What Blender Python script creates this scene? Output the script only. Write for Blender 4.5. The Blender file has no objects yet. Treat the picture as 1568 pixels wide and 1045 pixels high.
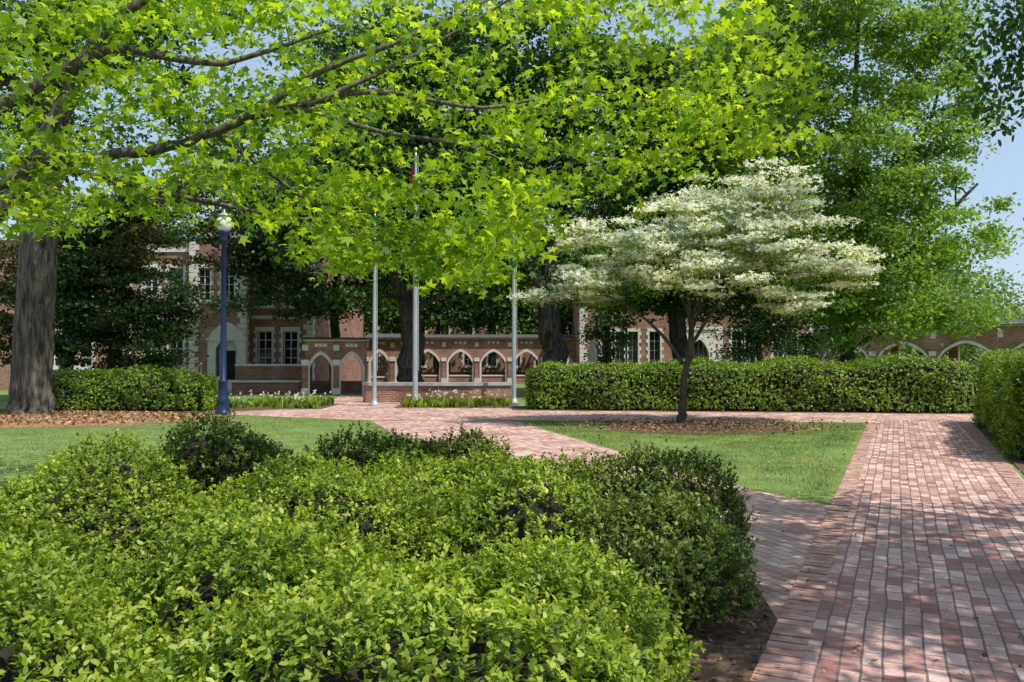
import bpy, math, numpy as np
from mathutils import Vector, Matrix
rng=np.random.default_rng(7)
S=bpy.context.scene
# ---------------------------------------------------------------- helpers
class MB:
    def __init__(s): s.v=[]; s.f=[]; s.n=0
    def add(s,vs,fs):
        o=s.n; s.v.extend([tuple(map(float,p)) for p in vs]); s.n+=len(vs)
        s.f.extend([tuple(i+o for i in f) for f in fs])
    def box(s,x0,x1,y0,y1,z0,z1):
        s.add([(x0,y0,z0),(x1,y0,z0),(x1,y1,z0),(x0,y1,z0),(x0,y0,z1),(x1,y0,z1),(x1,y1,z1),(x0,y1,z1)],
              [(0,3,2,1),(4,5,6,7),(0,1,5,4),(1,2,6,5),(2,3,7,6),(3,0,4,7)])
    def tube(s,pts,rad,sides=7,cap=True):
        pts=np.array(pts,float); n=len(pts)
        t=np.gradient(pts,axis=0); t/=np.linalg.norm(t,axis=1)[:,None]+1e-9
        a=np.array([0.13,0.97,0.2]) if abs(t[0][1])<.8 else np.array([1,0,.1])
        vs=[]; ridge=sides>20
        for i in range(n):
            b=np.cross(t[i],a); b/=np.linalg.norm(b)+1e-9; c=np.cross(t[i],b)
            for k in range(sides):
                an=2*math.pi*k/sides
                r=rad[i]*((1+.05*math.sin(11*an+.9*math.sin(i*.7))+.04*math.sin(5*an+i*.3)+rng.normal()*.012) if ridge else 1)
                vs.append(pts[i]+r*(math.cos(an)*b+math.sin(an)*c))
        fs=[(i*sides+k,i*sides+(k+1)%sides,(i+1)*sides+(k+1)%sides,(i+1)*sides+k) for i in range(n-1) for k in range(sides)]
        if cap: fs+= [tuple(range((n-1)*sides,n*sides)),tuple(reversed(range(sides)))]
        s.add(vs,fs)
    def lathe(s,prof,cx,cy,sides=16):
        vs=[];fs=[]
        for r,z in prof:
            for k in range(sides):
                a=2*math.pi*k/sides; vs.append((cx+r*math.cos(a),cy+r*math.sin(a),z))
        for i in range(len(prof)-1):
            for k in range(sides): fs.append((i*sides+k,i*sides+(k+1)%sides,(i+1)*sides+(k+1)%sides,(i+1)*sides+k))
        fs+=[tuple(range((len(prof)-1)*sides,len(prof)*sides)),tuple(reversed(range(sides)))]
        s.add(vs,fs)
    def extrude(s,poly,y0,y1):   # poly in xz
        n=len(poly)
        vs=[(x,y0,z) for x,z in poly]+[(x,y1,z) for x,z in poly]
        fs=[tuple(range(n)),tuple(reversed(range(n,2*n)))]+[(i,i+n,(i+1)%n+n,(i+1)%n) for i in range(n)]
        s.add(vs,fs)
def link(o): S.collection.objects.link(o); return o
def empty(name,loc=(0,0,0),rz=0):
    e=bpy.data.objects.new(name,None); e.location=loc; e.rotation_euler=(0,0,rz); return link(e)
def part(name,mb,mat,parent=None,smooth=False):
    me=bpy.data.meshes.new(name); me.from_pydata(mb.v,[],mb.f); me.update()
    if smooth: me.polygons.foreach_set('use_smooth',[True]*len(me.polygons))
    me.materials.append(mat); o=link(bpy.data.objects.new(name,me))
    if parent: o.parent=parent
    return o
def unit(a): return a/(np.linalg.norm(a,axis=-1,keepdims=True)+1e-9)
TPL={
 'oval':np.array([(0,0,0),(.3,.24,.07),(.7,.22,.07),(1,0,0),(.7,-.22,.07),(.3,-.24,.07)]),
 'diam':np.array([(-.5,0,0),(0,.3,.08),(.5,0,0),(0,-.3,.08)]),
 'blade':np.array([(0,-.06,0),(0,.06,0),(1,0,0)]),
}
def star(ar):
    return np.array([(r*math.cos(math.radians(a)),r*math.sin(math.radians(a)),z) for a,r,z in ar])
TPL['maple']=star([(0,1,-.18),(24,.45,.03),(50,.85,-.1),(82,.38,.05),(118,.6,-.06),(180,.18,.05),(-118,.6,-.06),(-82,.38,.05),(-50,.85,-.1),(-24,.45,.03)])
TPL['flower']=star([(-16,.55,.05),(16,.55,.05),(45,.16,0),(74,.55,.05),(106,.55,.05),(135,.16,0),(164,.55,.05),(196,.55,.05),(225,.16,0),(254,.55,.05),(286,.55,.05),(315,.16,0)])
def leafmesh(name,pos,nrm,size,tpl,mat,parent=None,rnd=None,tang=None):
    t=TPL[tpl]; k=len(t); N=len(pos)
    nrm=unit(nrm)
    if tang is None: tang=rng.normal(size=(N,3))
    T=unit(tang-nrm*np.sum(tang*nrm,axis=1,keepdims=True)); B=np.cross(nrm,T)
    size=np.broadcast_to(np.asarray(size,float),(N,))
    co=pos[:,None,:]+size[:,None,None]*(T[:,None,:]*t[None,:,0:1]+B[:,None,:]*t[None,:,1:2]+nrm[:,None,:]*t[None,:,2:3])
    me=bpy.data.meshes.new(name); me.vertices.add(N*k); me.vertices.foreach_set('co',co.astype(np.float32).ravel())
    me.loops.add(N*k); me.loops.foreach_set('vertex_index',np.arange(N*k,dtype=np.int32))
    me.polygons.add(N); me.polygons.foreach_set('loop_start',np.arange(0,N*k,k,dtype=np.int32))
    me.update(calc_edges=True)
    at=me.attributes.new('rnd','FLOAT','FACE')
    if rnd is None: rnd=rng.random(N)
    at.data.foreach_set('value',np.clip(rnd,0,1).astype(np.float32))
    me.materials.append(mat); o=link(bpy.data.objects.new(name,me))
    if parent: o.parent=parent
    return o
# ---------------------------------------------------------------- materials
def newmat(name):
    m=bpy.data.materials.new(name); m.use_nodes=True; nt=m.node_tree; nt.nodes.clear()
    out=nt.nodes.new('ShaderNodeOutputMaterial'); return m,nt,out
def ramp(nt,fac,cols):
    r=nt.nodes.new('ShaderNodeValToRGB'); e=r.color_ramp.elements
    while len(e)<len(cols): e.new(.5)
    for i,c in enumerate(cols):
        p=i/(len(cols)-1) if len(c)==3 else c[3]
        e[i].position=p; e[i].color=(c[0],c[1],c[2],1)
    nt.links.new(fac,r.inputs[0]); return r.outputs[0]
def noise(nt,scale,detail=4,vec=None,rough=.55):
    n=nt.nodes.new('ShaderNodeTexNoise'); n.inputs['Scale'].default_value=scale; n.inputs['Detail'].default_value=detail
    n.inputs['Roughness'].default_value=rough
    if vec is None:
        g=nt.nodes.new('ShaderNodeNewGeometry'); vec=g.outputs['Position']
    nt.links.new(vec,n.inputs['Vector']); return n.outputs['Fac']
def mixc(nt,a,b,fac,mode='MIX'):
    m=nt.nodes.new('ShaderNodeMix'); m.data_type='RGBA'; m.blend_type=mode
    for s,v in ((m.inputs[0],fac),(m.inputs[6],a),(m.inputs[7],b)):
        if hasattr(v,'node'): nt.links.new(v,s)
        else: s.default_value=v if not isinstance(v,tuple) else (*v,1)
    return m.outputs[2]
def bump(nt,h,strength=.4,dist=.02):
    b=nt.nodes.new('ShaderNodeBump'); b.inputs['Strength'].default_value=strength; b.inputs['Distance'].default_value=dist
    nt.links.new(h,b.inputs['Height']); return b.outputs[0]
def princ(nt,out,col,rough=.8,nrm=None,metal=0,spec=.5):
    p=nt.nodes.new('ShaderNodeBsdfPrincipled')
    if hasattr(col,'node'): nt.links.new(col,p.inputs['Base Color'])
    else: p.inputs['Base Color'].default_value=(*col,1)
    p.inputs['Roughness'].default_value=rough; p.inputs['Metallic'].default_value=metal; p.inputs['Specular IOR Level'].default_value=spec
    if nrm is not None: nt.links.new(nrm,p.inputs['Normal'])
    nt.links.new(p.outputs[0],out.inputs[0]); return p
def leafmat(name,cols,trans=.4,rough=.45,nscale=.8,tint=(1.3,1.35,.5),spec=.4,patch=None,var=None):
    m,nt,out=newmat(name)
    a=nt.nodes.new('ShaderNodeAttribute'); a.attribute_name='rnd'
    c=ramp(nt,a.outputs['Fac'],cols)
    if patch:
        f=noise(nt,patch[3],2); f2=ramp(nt,f,[(0,0,0,.46),(.85,.85,.85,.62)])
        c=mixc(nt,c,mixc(nt,c,patch[:3],1.0,'MULTIPLY'),f2)
    nz=noise(nt,nscale,1); v=ramp(nt,nz,var or [(.62,.66,.62,.3),(1.25,1.2,1.1,.7)])
    c=mixc(nt,c,v,1.0,'MULTIPLY')
    p=princ(nt,out,c,rough,spec=spec)
    t=nt.nodes.new('ShaderNodeBsdfTranslucent'); c2=mixc(nt,c,tint,1.0,'MULTIPLY'); nt.links.new(c2,t.inputs[0])
    mx=nt.nodes.new('ShaderNodeMixShader'); mx.inputs[0].default_value=trans
    nt.links.new(p.outputs[0],mx.inputs[1]); nt.links.new(t.outputs[0],mx.inputs[2]); nt.links.new(mx.outputs[0],out.inputs[0])
    return m
def noisemat(name,cols,scale=3,rough=.85,bs=.3,bd=.02,detail=6,metal=0,spec=.4):
    m,nt,out=newmat(name); n=noise(nt,scale,detail); c=ramp(nt,n,cols)
    princ(nt,out,c,rough,bump(nt,n,bs,bd),metal,spec); return m
def brickmat(name,c1,c2,mort,bw,rh,ms,rot=0,wall=True,stain=None,rough=.85):
    m,nt,out=newmat(name)
    tc=nt.nodes.new('ShaderNodeTexCoord'); vec=tc.outputs['Object']
    if wall:
        sp=nt.nodes.new('ShaderNodeSeparateXYZ'); nt.links.new(vec,sp.inputs[0])
        ad=nt.nodes.new('ShaderNodeMath'); nt.links.new(sp.outputs[0],ad.inputs[0]); nt.links.new(sp.outputs[1],ad.inputs[1])
        cb=nt.nodes.new('ShaderNodeCombineXYZ'); nt.links.new(ad.outputs[0],cb.inputs[0]); nt.links.new(sp.outputs[2],cb.inputs[1]); vec=cb.outputs[0]
    else:
        mp=nt.nodes.new('ShaderNodeMapping'); mp.inputs['Rotation'].default_value=(0,0,-rot); nt.links.new(vec,mp.inputs[0]); vec=mp.outputs[0]
        nn=nt.nodes.new('ShaderNodeTexNoise'); nn.inputs['Scale'].default_value=1.3; nt.links.new(vec,nn.inputs['Vector'])
        sc=nt.nodes.new('ShaderNodeVectorMath'); sc.operation='SCALE'; sc.inputs['Scale'].default_value=.05; nt.links.new(nn.outputs['Color'],sc.inputs[0])
        av=nt.nodes.new('ShaderNodeVectorMath'); nt.links.new(vec,av.inputs[0]); nt.links.new(sc.outputs[0],av.inputs[1]); vec=av.outputs[0]
    b=nt.nodes.new('ShaderNodeTexBrick'); nt.links.new(vec,b.inputs['Vector'])
    b.inputs['Color1'].default_value=(*c1,1); b.inputs['Color2'].default_value=(*c2,1); b.inputs['Mortar'].default_value=(*mort,1)
    b.inputs['Scale'].default_value=1; b.inputs['Mortar Size'].default_value=ms; b.inputs['Brick Width'].default_value=bw; b.inputs['Row Height'].default_value=rh
    b.inputs['Mortar Smooth'].default_value=.3; b.inputs['Bias'].default_value=0
    n1=noise(nt,1.1,6); v=ramp(nt,n1,[(.62,.58,.56,.3),(1.2,1.2,1.22,.72)])
    c=mixc(nt,b.outputs['Color'],v,1.0,'MULTIPLY')
    n2=noise(nt,60,3); v2=ramp(nt,n2,[(.75,.75,.75,.3),(1.2,1.2,1.2,.7)]); c=mixc(nt,c,v2,1.0,'MULTIPLY')
    princ(nt,out,c,rough,bump(nt,b.outputs['Fac'],-.35,.012)); return m

BRICK=brickmat('red_brick',(.25,.10,.065),(.38,.18,.12),(.42,.35,.29),.24,.085,.01)
PAVE=brickmat('paving_brick',(.33,.155,.13),(.74,.51,.43),(.19,.13,.11),.21,.105,.008,rot=math.radians(65),wall=False,rough=.75)
PAVE2=brickmat('paving_brick_cross',(.42,.23,.185),(.74,.52,.44),(.24,.16,.13),.21,.105,.007,rot=math.radians(-70),wall=False,rough=.75)
STONE=noisemat('limestone',[(.62,.59,.51,.3),(.78,.75,.67,.7)],2.5,.8,.2)
GREYST=noisemat('grey_stone',[(.3,.3,.3,.3),(.48,.47,.45,.7)],4,.8,.3)
ROOF=noisemat('slate_roof',[(.05,.05,.055,.3),(.10,.10,.105,.7)],5,.8,.3)
WHITE=noisemat('white_paint',[(.72,.72,.7,.3),(.8,.8,.78,.7)],3,.5,.05)
LEAD=noisemat('window_paint',[(.22,.21,.19,.3),(.3,.29,.26,.7)],3,.5,.05)
DARKIN=noisemat('dark_interior',[(.012,.012,.014,.3),(.03,.03,.03,.7)],2,.9,.1)
def glassmat():
    m,nt,out=newmat('window_glass'); n=noise(nt,.8,2); c=ramp(nt,n,[(.01,.013,.016,.35),(.04,.045,.05,.65)]); princ(nt,out,c,.08); return m
GLASS=glassmat()
def barkmat(name,a,b,sc=1,bd=.04):
    m,nt,out=newmat(name); g=nt.nodes.new('ShaderNodeNewGeometry'); mp=nt.nodes.new('ShaderNodeMapping'); mp.inputs['Scale'].default_value=(9*sc,9*sc,1.3*sc)
    nt.links.new(g.outputs['Position'],mp.inputs[0]); n=noise(nt,1,8,mp.outputs[0],.7)
    c=ramp(nt,n,[(*a,.38),(*b,.66)]); n2=noise(nt,1.2,3); c=mixc(nt,c,ramp(nt,n2,[(.7,.72,.66,.3),(1.15,1.12,1.1,.7)]),1.0,'MULTIPLY')
    princ(nt,out,c,.9,bump(nt,n,1,bd),spec=.2); return m
BARK=barkmat('bark_dark',(.015,.014,.013),(.12,.11,.097),1,.09)
BARKO=barkmat('bark_oak',(.03,.027,.024),(.26,.235,.205),1,.12)
BARKM=barkmat('bark_maple',(.06,.05,.042),(.23,.20,.165),2.2,.012)
BARKD=barkmat('bark_dogwood',(.04,.033,.028),(.13,.11,.09),2.5,.012)
L_MAPLE=leafmat('maple_leaves',[(.09,.21,.018),(.24,.40,.03),(.40,.54,.05)],.58,.5,.9,(1.7,1.52,.55))
L_OAK=leafmat('oak_leaves',[(.03,.08,.014),(.06,.14,.02),(.12,.22,.035)],.38,.5,.25)
L_DARK=leafmat('dark_leaves',[(.018,.042,.014),(.035,.075,.02),(.08,.14,.035)],.28,.45,.4)
L_RED=leafmat('copper_leaves',[(.08,.03,.02),(.06,.075,.02),(.08,.11,.03)],.3,.45,.4)
L_ELM=leafmat('elm_leaves',[(.12,.23,.04),(.22,.35,.06),(.34,.46,.10)],.5,.5,.3)
L_FAR=leafmat('far_leaves',[(.14,.21,.08),(.21,.30,.12),(.28,.37,.17)],.35,.6,.1)
L_DOGL=leafmat('dogwood_leaves',[(.14,.23,.04),(.24,.34,.06)],.45)
L_FLOW=leafmat('dogwood_bracts',[(.76,.80,.60),(.88,.89,.78),(.92,.92,.87)],.45,.6,1.0,(1,1,.94),.2)
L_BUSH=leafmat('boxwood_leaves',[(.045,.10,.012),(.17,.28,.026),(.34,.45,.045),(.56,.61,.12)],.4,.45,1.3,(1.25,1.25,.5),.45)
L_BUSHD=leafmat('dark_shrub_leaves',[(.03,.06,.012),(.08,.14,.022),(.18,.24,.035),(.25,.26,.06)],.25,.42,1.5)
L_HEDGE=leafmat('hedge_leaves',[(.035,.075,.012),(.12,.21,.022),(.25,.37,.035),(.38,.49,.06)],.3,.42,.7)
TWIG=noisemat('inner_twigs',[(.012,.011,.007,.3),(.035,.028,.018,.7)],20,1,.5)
MULCH=noisemat('mulch',[(.045,.028,.018,.25),(.12,.075,.045,.5),(.25,.16,.10,.8)],14,1,.9,.04,10)
STRAW=noisemat('pine_straw',[(.19,.10,.05,.25),(.36,.21,.11,.55),(.48,.32,.18,.8)],9,1,.9,.04,10)
GRASS=noisemat('lawn',[(.10,.12,.035,.25),(.14,.22,.045,.5),(.26,.28,.11,.8)],1.6,1,.7,.03,12)
L_GRASS=leafmat('grass_blades',[(.10,.18,.035),(.18,.30,.05),(.31,.38,.11)],.35,.6,1.1,(1.2,1.2,.6),.3,patch=(1.45,.95,1.25,.55),var=[(.5,.58,.5,.32),(1.25,1.18,1.1,.66)])  # var: uneven grass tone, plus shadow patches painted into the blade colour
NAVY=noisemat('navy_enamel',[(.010,.02,.065,.3),(.015,.028,.095,.7)],3,.35,.02)
POLE=noisemat('aluminium',[(.36,.39,.41,.3),(.46,.49,.51,.7)],2,.35,.02,metal=.3)
# ---------------------------------------------------------------- tree tools
def ell(n,c,r,surf=.33):
    d=unit(rng.normal(size=(n,3))); u=rng.random(n)**surf
    return np.array(c)+d*u[:,None]*np.array(r)
def tree(name,limbs,lobes,nclump,nleaf,cr,lsize,lmat,bmat,tpl='diam',flat=.5,upb=.6,tw=.02,sides=8,surf=.4,wob=.16,clumps=None,sag=.0,leafname='leaves',nbare=0):
    e=empty(name); mb=MB(); nodes=[];nr=[]
    for pts,rad in limbs:
        pts=np.array(pts,float); rad=np.array(rad,float)
        m=(len(pts)-1)*5+1; s=np.linspace(0,len(pts)-1,m); s0=np.arange(len(pts))
        P=np.stack([np.interp(s,s0,pts[:,i]) for i in range(3)],1)
        for _ in range(2): P[1:-1]=(P[:-2]+2*P[1:-1]+P[2:])/4
        R=np.interp(s,s0,rad); P[1:-1]+=rng.normal(size=(m-2,3))*R[1:-1,None]*wob
        mb.tube(P,R,sides if R.max()>.04 else 5)
        nodes+=list(P[2:]); nr+=list(R[2:])
    if clumps is None:
        vol=np.array([np.prod(l[1])**.75 for l in lobes]); cnt=np.maximum(1,(vol/vol.sum()*nclump)).astype(int)
        clumps=np.concatenate([ell(c,l[0],l[1],surf) for c,l in zip(cnt,lobes)])
    nodes=np.array(nodes); nr=np.array(nr)
    hi=nodes[:,2]>nodes[:,2].max()*.12
    nodes=nodes[hi]; nr=nr[hi]
    dd=np.array([np.min(np.sum((nodes-c)**2,axis=1)) for c in clumps]); order=np.argsort(dd)
    for i in order:
        c=clumps[i]; d=np.linalg.norm(nodes-c,axis=1)+np.maximum(0,nodes[:,2]-c[2])*.5
        j=np.argmin(d); a=nodes[j]; L=np.linalg.norm(c-a)
        if L<.05: continue
        r0=min(nr[j]*.7,tw*(.6+.5*L/max(cr,.3))); r1=r0*.4
        m1=a*.66+c*.34+rng.normal(size=3)*L*.06; m2=a*.33+c*.67+rng.normal(size=3)*L*.06; m1[2]+=L*.05;m2[2]+=L*.06
        mb.tube([a,m1,m2,c],[r0,r0*.8,r0*.6,r1],5 if r0<.04 else 6,False)
        nodes=np.vstack([nodes,m1,m2,c]); nr=np.append(nr,[r0*.8,r0*.6,r1])
    part('trunk_and_branches',mb,bmat,e,True)
    if nbare: clumps=clumps[:-nbare]
    nl=nleaf//len(clumps)
    sc=rng.uniform(.6,1.35,len(clumps))
    off=rng.normal(size=(len(clumps),nl,3))*.5
    P=clumps[:,None,:]+off*np.array([1,1,flat])*(cr*sc)[:,None,None]
    if sag: P[...,2]-=sag*(off[...,0]**2+off[...,1]**2)*cr
    P=P.reshape(-1,3); N=rng.normal(size=P.shape)*.75; N[:,2]+=upb*1.0
    P=P[P[:,2]>.08]; N=N[:len(P)]
    leafmesh(leafname,P,N,lsize*rng.uniform(.6,1.25,len(P)),tpl,lmat,e)
    return e,clumps
# ---------------------------------------------------------------- ground & paths
def sheet(name,poly,z,mat,sub=0):
    mb=MB(); mb.add([(x,y,z) for x,y in poly],[tuple(range(len(poly)))]); return part(name,mb,mat)
sheet('ground',[(-600,-300),(600,-300),(600,1200),(-600,1200)],0,GRASS)
main=[(-.9,-.3),(1.2,4.2),(3.54,9.2),(8.96,20.8),(9.5,22.0),(12.2,22.0),(11.4,20.4),(6.77,10.9),(1.5,.1)]
diag=[(1.25,4.3),(3.54,9.2),(2.95,10.4),(2.2,13.2),(1.1,17.5),(-.1,22.3),(-3.9,22.3),(-2.6,18.0),(-1.1,14.7),(.3,10.6),(.9,7.5)]
cross=[(-9,24.8),(-8.5,24.0),(-3.7,21.6),(-.25,21.75),(9.2,20.9),(40,19.8),(40,24),(13.7,24.9),(.1,26.6),(-.1,34.5),(-7.5,36.4),(-6.5,27)]
sheet('diagonal_brick_path',diag,.004,PAVE2)
sheet('brick_plaza',cross,.008,PAVE2)
sheet('main_brick_path',main,.012,PAVE)
mb=MB()
def border(p,q,w,h):
    p=np.array(p);q=np.array(q);d=(q-p);L=np.linalg.norm(d);d/=L;n=np.array([d[1],-d[0]]);k=int(L/.112)
    for i in range(k):
        a=p+d*(i*.112+.005); b=p+d*((i+1)*.112-.005); z=h+rng.normal()*.002
        mb.add([(*(a),z),(*(b),z),(*(b+n*w),z),(*(a+n*w),z)],[(0,3,2,1)])
border((1.2,4.2),(3.54,9.2),.21,.019); border((3.54,9.2),(8.96,20.8),.21,.019)
border((1.55,.2),(11.3,20.3),-.21,.019)
part('path_border_bricks',mb,noisemat('border_brick',[(.28,.135,.105,.3),(.60,.38,.30,.7)],7,.8,.2))
def blob(name,cx,cy,rx,ry,z,mat,n=40,h=0):
    pts=[]; ph=rng.random(4)*6
    for i in range(n):
        a=2*math.pi*i/n; r=1+.07*math.sin(3*a+ph[0])+.05*math.sin(7*a+ph[1])+.03*math.sin(13*a+ph[2])
        pts.append((cx+rx*r*math.cos(a),cy+ry*r*math.sin(a),z))
    mb=MB(); mb.add(pts+[(cx,cy,z+h)],[(i,(i+1)%n,n) for i in range(n)]); return part(name,mb,mat)
blob('mulch_ring',4.4,19.3,2.4,1.5,.006,MULCH,h=.07)
blob('pine_straw_bed',-13.5,22.0,5.9,2.6,.005,STRAW,h=.05)
sheet('shrub_bed_mulch',[(-7,-1),(-.95,-.3),(1.22,4.2),(1.66,5.2),(1.78,6.2),(1.5,7.4),(.7,8.9),(-1.0,9.2),(-6.5,8.9),(-8,5)],.017,MULCH)
blob('hedge_bed_mulch',-12,26.2,5,1.5,.007,MULCH)
sheet('hedge_soil',[(0,25.8),(13.6,24.0),(14,26.6),(0,28)],.016,MULCH)
sheet('hedge_soil',[(6.85,10.9),(11.4,20.4),(15,20.4),(10,9)],.016,MULCH)
sheet('arcade_walkway',[(-12,38),(-6,38.2),(-6,48),(6,56),(18,50),(30,38),(30,44),(18,60),(-12,60)],.01,noisemat('shaded_soil',[(.08,.07,.05,.3),(.16,.13,.09,.7)],3,1,.3))
def inpoly(P,poly):
    x,y=P[:,0],P[:,1]; c=np.zeros(len(P),bool); n=len(poly)
    for i in range(n):
        x1,y1=poly[i];x2,y2=poly[(i+1)%n]
        k=((y1>y)!=(y2>y))&(x<(x2-x1)*(y-y1)/((y2-y1)+1e-12)+x1); c^=k
    return c
g1=[(3.5,9.35),(8.85,20.7),(-.2,21.7),(1.15,17.5),(2.25,13.2),(3.0,10.4)]
g2=[(-16,12),(-.6,9.4),(-1.2,14.7),(-3.8,21.6),(-8.5,23.8),(-16,24.5)]
B=rng.random((150000,2))*[12.5,13.5]+[-.6,9]; B=B[inpoly(B,g1)]
B2=rng.random((90000,2))*[16,16]+[-16,9]; B2=B2[inpoly(B2,g2)]
B=np.concatenate([B,B2])
k=(((B[:,0]-4.4)/2.3)**2+((B[:,1]-19.3)/1.4)**2>1+rng.normal(size=len(B))*.12)&(((B[:,0]+13.5)/5.8)**2+((B[:,1]-22)/2.5)**2>1+rng.normal(size=len(B))*.12); B=B[k]
thin=np.sin(B[:,0]*1.9+1.2*np.sin(B[:,1]*1.1))+np.sin(B[:,1]*1.4+B[:,0]*.6)+rng.normal(size=len(B))*.5
B=B[thin>-1.35]
B=B+rng.normal(size=B.shape)*.05
P=np.c_[B,np.zeros(len(B))]
N=rng.normal(size=P.shape); N[:,2]*=.2; T=rng.normal(size=P.shape)*.6; T[:,2]=1
leafmesh('lawn_grass',P,N,rng.uniform(.025,.065,len(P))*1.0,'blade',L_GRASS,None,tang=T)
F=rng.random((10000,2))*[26,20]+[-12,4.2]; P=np.c_[F,np.full(len(F),.03)]; N=rng.normal(size=P.shape)*.3; N[:,2]+=1
leafmesh('fallen_leaves',P,N,rng.uniform(.015,.055,len(P)),'diam',leafmat('dry_leaves',[(.12,.06,.03),(.3,.2,.1),(.5,.42,.28)],.1,.8))
P=np.c_[rng.normal(size=(2600,2))*[1.5,.9]+[4.4,19.3],np.full(2600,.09)]; N=rng.normal(size=P.shape)*.5; N[:,2]+=1
leafmesh('fallen_leaves',P,N,rng.uniform(.04,.10,len(P)),'diam',leafmat('mulch_chips',[(.06,.035,.02),(.17,.10,.06),(.34,.22,.14)],.05,.9))
P=np.c_[rng.random((5000,2))*[11,5]+[-19,19.6],np.full(5000,.07)]; P=P[((P[:,0]+13.5)/5.9)**2+((P[:,1]-22)/2.6)**2<1]; N=rng.normal(size=P.shape)*.5; N[:,2]+=1
leafmesh('fallen_leaves',P,N,rng.uniform(.05,.14,len(P)),'diam',leafmat('straw_litter',[(.14,.07,.03),(.34,.19,.09),(.5,.33,.18)],.05,.9))
P=np.c_[rng.random((3500,2))*[2.2,6]+[.1,2.2],np.full(3500,.03)]; P=P[inpoly(P,[(-1,-.3),(1.2,4.2),(1.66,5.2),(1.78,6.2),(1.5,7.4),(-1,7.4)])]; N=rng.normal(size=P.shape)*.6; N[:,2]+=1
leafmesh('fallen_leaves',P,N,rng.uniform(.02,.06,len(P)),'diam',leafmat('bed_litter',[(.05,.03,.02),(.16,.10,.06),(.32,.22,.14)],.05,.9))
# ---------------------------------------------------------------- shrubs (foreground)
def lump(P,s=3.0,a=.06):
    return a*(np.sin(P[:,0]*s+1.3*np.sin(P[:,1]*s*.7))+np.sin(P[:,1]*s*1.3+2)+np.sin(P[:,2]*s*1.7+P[:,0]*s*.8))
def shrub(name,lobes,dens,lsize,mat,nl=8,shoot=.07,la=.05):
    e=empty(name); PP=[];DD=[]; hull=MB()
    for i,(c,r) in enumerate(lobes):
        c=np.array(c);r=np.array(r); area=2*math.pi*r[0]*r[1]+2*r[2]*r[0]*2
        n=int(area*dens); d=unit(rng.normal(size=(n,3))); d=d[d[:,2]>-.35]
        P=c+d*r; nn=unit(d/r); P=P+nn*lump(P,5.5,la)[:,None]
        keep=P[:,2]>.1
        for j,(c2,r2) in enumerate(lobes):
            if j!=i: keep&=(np.sum(((P-c2)/np.array(r2))**2,axis=1)>.72)
        PP.append(P[keep]); DD.append(nn[keep])
        vs=[];fs=[];U=22;V=10
        for v in range(V+1):
            th=math.pi*.62*v/V
            for u in range(U):
                a=2*math.pi*u/U; dv=np.array([math.sin(th)*math.cos(a),math.sin(th)*math.sin(a),math.cos(th)]); p=c+dv*r
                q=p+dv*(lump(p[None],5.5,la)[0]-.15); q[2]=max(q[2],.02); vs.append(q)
        for v in range(V):
            for u in range(U): fs.append((v*U+u,v*U+(u+1)%U,(v+1)*U+(u+1)%U,(v+1)*U+u))
        hull.add(vs,fs)
    part('inner_twigs',hull,TWIG,e,True)
    P=np.concatenate(PP);D=np.concatenate(DD); n=len(P)
    D=unit(D*.6+np.array([0,0,.6])+rng.normal(size=D.shape)*.4)
    P=P+D*rng.normal(size=(n,1))*.045-D*.03
    t=rng.random((n,nl))*shoot
    lp=P[:,None,:]+D[:,None,:]*t[...,None]
    side=unit(rng.normal(size=(n,nl,3))); tang=side*.8+D[:,None,:]*1.0
    nr=D[:,None,:]*1.0-side*.6+rng.normal(size=(n,nl,3))*.35
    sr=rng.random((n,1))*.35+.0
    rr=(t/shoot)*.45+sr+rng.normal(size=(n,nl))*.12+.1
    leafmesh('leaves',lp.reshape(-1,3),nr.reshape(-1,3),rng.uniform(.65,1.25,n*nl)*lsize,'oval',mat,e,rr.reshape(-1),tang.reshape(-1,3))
    tw=MB()
    for k in rng.choice(n,min(n,500),replace=False):
        tw.tube([P[k]-D[k]*.12,P[k]+D[k]*shoot*.9],[.003,.0015],4,False)
    part('twigs',tw,BARKD,e)
    return e
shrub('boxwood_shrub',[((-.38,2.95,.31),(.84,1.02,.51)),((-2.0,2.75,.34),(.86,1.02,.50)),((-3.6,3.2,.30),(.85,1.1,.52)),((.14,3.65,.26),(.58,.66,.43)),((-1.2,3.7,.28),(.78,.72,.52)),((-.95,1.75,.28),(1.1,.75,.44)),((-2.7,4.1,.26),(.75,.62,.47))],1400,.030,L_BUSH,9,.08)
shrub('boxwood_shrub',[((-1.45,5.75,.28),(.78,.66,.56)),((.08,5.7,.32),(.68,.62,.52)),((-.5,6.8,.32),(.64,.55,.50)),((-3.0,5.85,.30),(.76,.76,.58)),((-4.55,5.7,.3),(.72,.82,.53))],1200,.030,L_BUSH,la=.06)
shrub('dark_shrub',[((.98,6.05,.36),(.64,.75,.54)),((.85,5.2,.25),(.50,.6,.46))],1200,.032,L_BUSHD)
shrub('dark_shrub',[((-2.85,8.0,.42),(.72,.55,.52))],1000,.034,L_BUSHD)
shrub('dark_shrub',[((-1.3,7.9,.34),(.75,.5,.5)),((-.42,8.1,.36),(.5,.45,.52))],1000,.034,L_BUSHD)
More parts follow.
